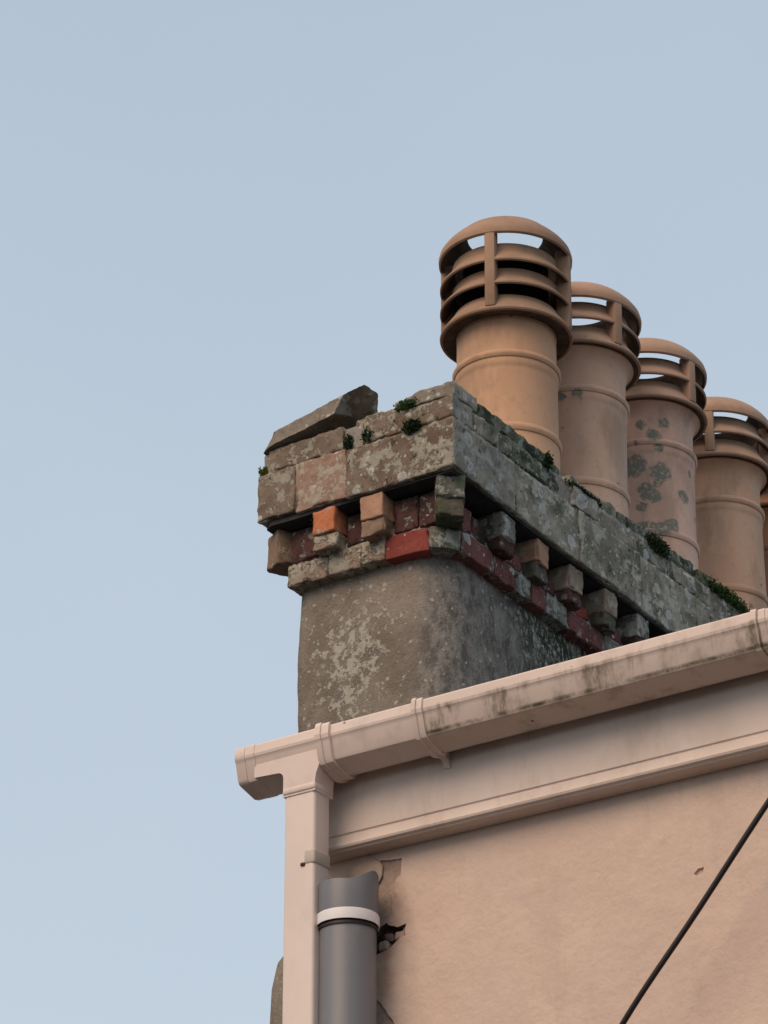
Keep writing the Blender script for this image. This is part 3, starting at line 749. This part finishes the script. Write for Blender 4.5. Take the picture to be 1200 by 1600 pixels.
HM = [pot_mat('hood_clay_one', (.30, .185, .12), (.37, .235, .155), 11, None, .4, .3), pot_mat('hood_clay_two', (.36, .225, .155), (.42, .27, .19), 12, None, .4, .3),
      pot_mat('hood_clay_three', (.36, .225, .155), (.40, .26, .185), 13, None, .4, .3), pot_mat('hood_clay_four', (.37, .23, .155), (.42, .27, .185), 14, None, .4, .3), PM[4]]
make_pot((-.300, .752, 5.66), 'tall', -16, 'nearest terracotta pot, tallest, with three louvre openings above its collar', (PM[0], HM[0]), (radians(-.2), radians(.35)))
make_pot((-.300, 1.130, 5.655), 'short', 37, 'terracotta pot second from the near end, two faint lichen rings below its collar', (PM[1], HM[1]), (radians(-.7), radians(1.0)))
make_pot((-.300, 1.545, 5.665), 'short', 46, 'terracotta pot blotched with grey green lichen, third along the chimney', (PM[2], HM[2]), (radians(-.4), radians(.6)))
make_pot((-.300, 1.992, 5.665), 'short', -8, 'clean terracotta pot fourth along, just left of the photo edge', (PM[3], HM[3]), (radians(.5), radians(.2)))
make_pot((-.300, 2.390, 5.665), 'short', 20, 'farthest orange pot, only a sliver showing at the right edge', (PM[4], HM[4]), (0, 0))

# ------------------------------------------------------------------ moss tufts
def moss(c, rad, n, seed, m, label, leaf=.0065):
    r_ = random.Random(seed); bm = bmesh.new(); c = Vector(c)
    for k in range(n):
        while True:
            q = Vector((r_.uniform(-1, 1), r_.uniform(-1, 1), r_.uniform(-1, 1)))
            if q.length < 1: break
        q = q * (.6 + .4 * r_.random())
        p = c + Vector((q.x * rad[0], q.y * rad[1], q.z * rad[2]))
        a = Vector((r_.gauss(0, 1), r_.gauss(0, 1) - .6, r_.gauss(0, 1) + .5)).normalized()
        b = a.orthogonal().normalized(); b = Matrix.Rotation(r_.uniform(0, 6.28), 3, a) @ b
        l = leaf * r_.uniform(.6, 1.3); w = l * .42
        n_ = a.cross(b)
        v = [p, p + a * l * .5 + b * w + n_ * w * .3, p + a * l, p + a * l * .5 - b * w + n_ * w * .3]
        V4 = [bm.verts.new(x) for x in v]; bm.faces.new([V4[0], V4[1], V4[2]]); bm.faces.new([V4[0], V4[2], V4[3]])
    me = bpy.data.meshes.new('moss_tuft'); bm.to_mesh(me); bm.free()
    o = link('moss_tuft', me, m, None, False)
    tag(o, label, 'moss', 'moss tufts in the chimney joints'); return o
moss((-.140, .012, 5.549), (0.046, 0.030, 0.019), 1234, 1, M['moss'], 'bright green moss tuft in the top joint left of the near corner')
moss((-.122, -.002, 5.480), (0.035, 0.019, 0.022), 897, 2, M['moss_dark'], 'dark moss tuft in the joint below the bright green one')
moss((-.262, .014, 5.500), (0.022, 0.027, 0.035), 897, 3, M['moss_dark'], 'dark moss filling the upright gap right of the tilted slab')
moss((-.325, .016, 5.495), (0.016, 0.024, 0.038), 748, 8, M['moss_dark'], 'dark moss between the salmon block and the crusty block')
moss((-.594, .022, 5.492), (.018, .03, .018), 700, 4, M['moss_yellow'], 'yellow green moss cushion on the left end of the chimney coping')
moss((-.430, .05, 5.325), (0.047, 0.041, 0.027), 748, 5, M['moss_dark'], 'dark moss hanging under the coping beside the orange brick')
moss((-.006, 1.055, 5.545), (0.024, 0.081, 0.035), 1795, 6, M['moss_dark'], 'dark moss clump on the flank edge below the blotched pot')
moss((-.008, 1.46, 5.552), (0.024, 0.176, 0.030), 2992, 7, M['moss'], 'green moss ledge on the coping just above the gutter')
moss((-.004, .66, 5.537), (0.014, 0.115, 0.008), 972, 9, M['moss_dark'], 'thin line of moss in the joint below the second pot', .007)
moss((-.004, .47, 5.552), (0.014, 0.016, 0.030), 336, 10, M['moss_dark'], 'small dark moss in the gap below the first pot', .008)

# ------------------------------------------------------------------ gutter
gut = thing('gutter', 'white plastic eaves gutter with grimy front running along the fascia', 'gutter', (2, -.37, 4.4))
GP = [(-.4185, 4.497), (-.4205, 4.4945), (-.4225, 4.475), (-.4215, 4.4705), (-.419, 4.467), (-.4165, 4.460), (-.4065, 4.424), (-.404, 4.4195), (-.399, 4.4175), (-.345, 4.404), (-.331, 4.407), (-.322, 4.418), (-.313, 4.455), (-.311, 4.488)]
def offset(pts, d):
    out = []
    for i, p in enumerate(pts):
        a = Vector(pts[max(0, i - 1)]); b = Vector(pts[min(len(pts) - 1, i + 1)]); t = (b - a).normalized(); n = Vector((t.y, -t.x))
        out.append((p[0] + n.x * d, p[1] + n.y * d))
    return out
def outward(d):
    o1 = offset(GP, d)
    c = Vector((-.36, 4.46))
    return o1 if (Vector(o1[6]) - c).length > (Vector(GP[6]) - c).length else offset(GP, -d)
def channel(name, x0, x1, d0, d1, m, parent=gut, cuts=1):
    outer, inner = outward(d0), outward(d1)
    o = bm_link(name, extrude_x(outer + inner[::-1], x0, x1, True, cuts), m, parent); return sharp(o, 17)
channel('channel', -.085, .178, 0, -.003, M['pvc'])
channel('channel', .178, 1.030, -.002, -.005, M['pvc_dirty'])
channel('channel', 1.030, 5.06, 0, -.003, M['pvc_dirty'])
# stop end: a cap with a raised rim
so = outward(.005)
bm = extrude_x(so, -.343, -.316); bevel_all(bm, .004, 2, 40); so_ = bm_link('stop_end', bm, M['pvc'], gut); sharp(so_, 50)
channel('stop_end_rim', -.3145, -.288, .0055, -.002, M['pvc'], so_)
# union brackets: collar plus strap to the fascia
def bracket(x0, x1, d=.006, m=M['pvc'], lip=True, strap=True):
    col_ = channel('union_bracket', x0, x1, d, -.001, m)
    if lip: channel('clip_edge', x0 + .002, x0 + (x1 - x0) * .45, d + .0035, -.001, m, col_)
    if strap:
        xc = (x0 + x1) / 2; w_ = (x1 - x0) * .28
        b = bmesh.new(); sec = [(-.345, 4.399), (-.325, 4.397), (-.312, 4.390), (-.304, 4.376), (-.301, 4.376), (-.301, 4.41), (-.345, 4.41)]
        rw = [[b.verts.new((x_, y_, z_)) for y_, z_ in sec] for x_ in (xc - w_, xc + w_)]
        b.faces.new(rw[0]); b.faces.new(rw[1][::-1])
        for i_ in range(len(sec)): b.faces.new([rw[0][i_], rw[0][(i_ + 1) % len(sec)], rw[1][(i_ + 1) % len(sec)], rw[1][i_]])
        bm_link('strap', b, m, col_, False)
    return col_
bracket(-.112, -.074, .011, strap=False); bracket(.152, .180, .010); bracket(1.010, 1.045, .005, M['pvc_dirty'])
for x in (1.95, 2.9, 3.85, 4.8): bracket(x, x + .035, .006, M['pvc_dirty'])
# running outlet: box section whose front sweeps down into the square downpipe
def outlet():
    xl, xr = -.292, -.105; pl, pr = -.209, -.120
    pts = [(xl, 4.468), (xl, 4.418)]
    for i in range(5):                                     # small fillet where the throat leaves the box
        a = i / 4 * pi / 2; pts.append((pl - .016 + .016 * sin(a), 4.414 - .016 * (1 - cos(a))))
    pts += [(pl, 4.350), (pr, 4.350)]
    w = .014
    pts += [(pr, 4.376), (pr + .003, 4.392), (pr + .008, 4.404), (xr, 4.420), (xr, 4.468)]
    bm = bmesh.new()
    a = [bm.verts.new((x, -.4178, z)) for x, z in pts]; b = [bm.verts.new((x, -.345 if z < 4.40 else -.33, z)) for x, z in pts]
    bm.faces.new(a); bm.faces.new(b[::-1])
    for i in range(len(pts)):
        j = (i + 1) % len(pts); bm.faces.new([a[i], a[j], b[j], b[i]])
    bevel_all(bm, .005, 3, 40)
    o = bm_link('running_outlet', bm, M['pvc'], gut); sharp(o, 50); return o
ou = outlet()
lipbm = extrude_x([(-.4215, 4.470), (-.4235, 4.474), (-.4220, 4.495), (-.4195, 4.498), (-.405, 4.497), (-.405, 4.472)], -.289, -.104)
sharp(bm_link('outlet_lip', lipbm, M['pvc'], ou), 50)
channel('outlet_channel', -.291, -.104, -.0005, -.004, M['pvc'], ou)

# ------------------------------------------------------------------ square downpipe
dp = thing('downpipe', 'square white plastic downpipe dropping from the gutter end', 'downpipe', (-.165, -.38, 0))
bm = box(-.207, -.122, -.4155, -.352, .05, 4.375); bevel_all(bm, .008, 4, 30); pipe_o = bm_link('pipe', bm, M['pvc_pipe'], dp); sharp(pipe_o, 60)
bm = box(-.2105, -.1185, -.4208, -.347, 4.353, 4.371); bevel_all(bm, .006, 3, 30); sharp(bm_link('socket', bm, M['pvc'], dp), 60)
for z in (4.192, 2.3, .9):
    bm = box(-.150, -.1195, -.4175, -.3505, z - .018, z + .018); bevel_all(bm, .006, 3, 30); c_ = sharp(bm_link('clip', bm, M['pvc_sleeve'], dp), 60)
    bm = box(-.158, -.146, -.4195, -.405, z - .020, z - .012); bevel_all(bm, .002, 2); bm_link('clip_tab', bm, M['rust_metal'], c_)
    bm = box(-.236, -.196, -.353, -.2505, z - .012, z + .012); bm_link('clip_arm', bm, M['pvc_sleeve'], c_, False)

# ------------------------------------------------------------------ grey soil pipe with cut coupler
sp = thing('soil_pipe', 'round grey plastic pipe with a white band and a ragged cut top', 'pipe', (-.055, -.338, 0))
PX, PY = -.077, -.345
def tube(r0, r1, z0, ztop, m, name, parent, seg=64):
    bm = bmesh.new(); R = []
    for s_ in range(seg):
        a = 2 * pi * s_ / seg; zt = ztop(a) if callable(ztop) else ztop
        R.append([bm.verts.new((PX + r_ * cos(a), PY + r_ * sin(a), z)) for r_, z in ((r1, z0), (r1, zt - .003), (r1 - .0015, zt), (r0 + .0015, zt), (r0, zt - .003), (r0, z0))])
    for s_ in range(seg):
        t_ = (s_ + 1) % seg
        for i in range(6): bm.faces.new([R[s_][i], R[s_][(i + 1) % 6], R[t_][(i + 1) % 6], R[t_][i]])
    return sharp(bm_link(name, bm, m, parent), 40)
tube(.060, .0650, .02, 4.075, M['grey_pipe'], 'pipe', sp)
def cut_top(a):
    # angle 0 = +X; the scooped cut faces the street (-pi/2) with a peak towards the right
    d = (a + pi / 2 + YAW * -1 + pi) % (2 * pi) - pi       # angle from the direction of the viewer's side
    k = max(0, min(1, (d - .05) / 1.15)); k = k * k * (3 - 2 * k)
    z = 4.128 + .028 * k - .003 * math.exp(-((d - .05) / .5) ** 2)
    if d > 2.0 or d < -2.0: z = 4.150
    return z
cp = tube(.0645, .0695, 4.03, cut_top, M['grey_pipe'], 'coupler', sp)
tube(.065, .0720, 4.030, 4.056, M['band_white'], 'white_band', sp)
tube(.064, .0680, 4.020, 4.029, M['cable'], 'rubber_seal', sp)
for z in (3.2, 1.6):
    b = box(PX - .03, PX + .03, PY + .06, -.2505, z - .012, z + .012); bm_link('pipe_bracket', b, M['rust_metal'], sp, False)
# ring of mortar on the wall behind the pipe top, and a bit of wire
ring = []
for i in range(24):
    a = 2 * pi * i / 24; r_ = .052 + .006 * mn.noise(Vector((cos(a) * 2, sin(a) * 2, 3)))
    ring.append((-.098 + r_ * cos(a), 4.19 + r_ * .9 * sin(a)))
bm = bmesh.new()
a_ = [bm.verts.new((x, WY - .001, z)) for x, z in ring]; b_ = [bm.verts.new((-.098 + (x + .098) * .93, WY - .005, 4.19 + (z - 4.19) * .93)) for x, z in ring]
for i in range(24): bm.faces.new([a_[i], a_[(i + 1) % 24], b_[(i + 1) % 24], b_[i]])
bm.faces.new(b_)
bm_link('mortar_patch', bm, simple('patch_mortar', (.44, .33, .26), (.50, .38, .30), 18), house)

# ------------------------------------------------------------------ cable
def cable(pts, r, name, m, label):
    cu = bpy.data.curves.new(name, 'CURVE'); cu.dimensions = '3D'; cu.bevel_depth = r; cu.bevel_resolution = 4
    s_ = cu.splines.new('BEZIER'); s_.bezier_points.add(len(pts) - 1)
    for p, b in zip(pts, s_.bezier_points): b.co = p; b.handle_left_type = b.handle_right_type = 'AUTO'
    tmp = bpy.data.objects.new('tmp', cu); C.objects.link(tmp)
    dg = bpy.context.evaluated_depsgraph_get(); me = bpy.data.meshes.new_from_object(tmp.evaluated_get(dg))
    bpy.data.objects.remove(tmp); me.name = name
    o = link(name, me, m); tag(o, label, 'cable'); return o
cable([(.39, -.256, 3.36), (.425, -.30, 3.46), (.622, -.36, 3.667), (.82, -.36, 3.890), (.998, -.36, 4.093), (1.17, -.35, 4.29), (1.21, -.305, 4.35)], .0064, 'cable', M['cable'], 'black cable slanting up across the pink wall at the lower right')
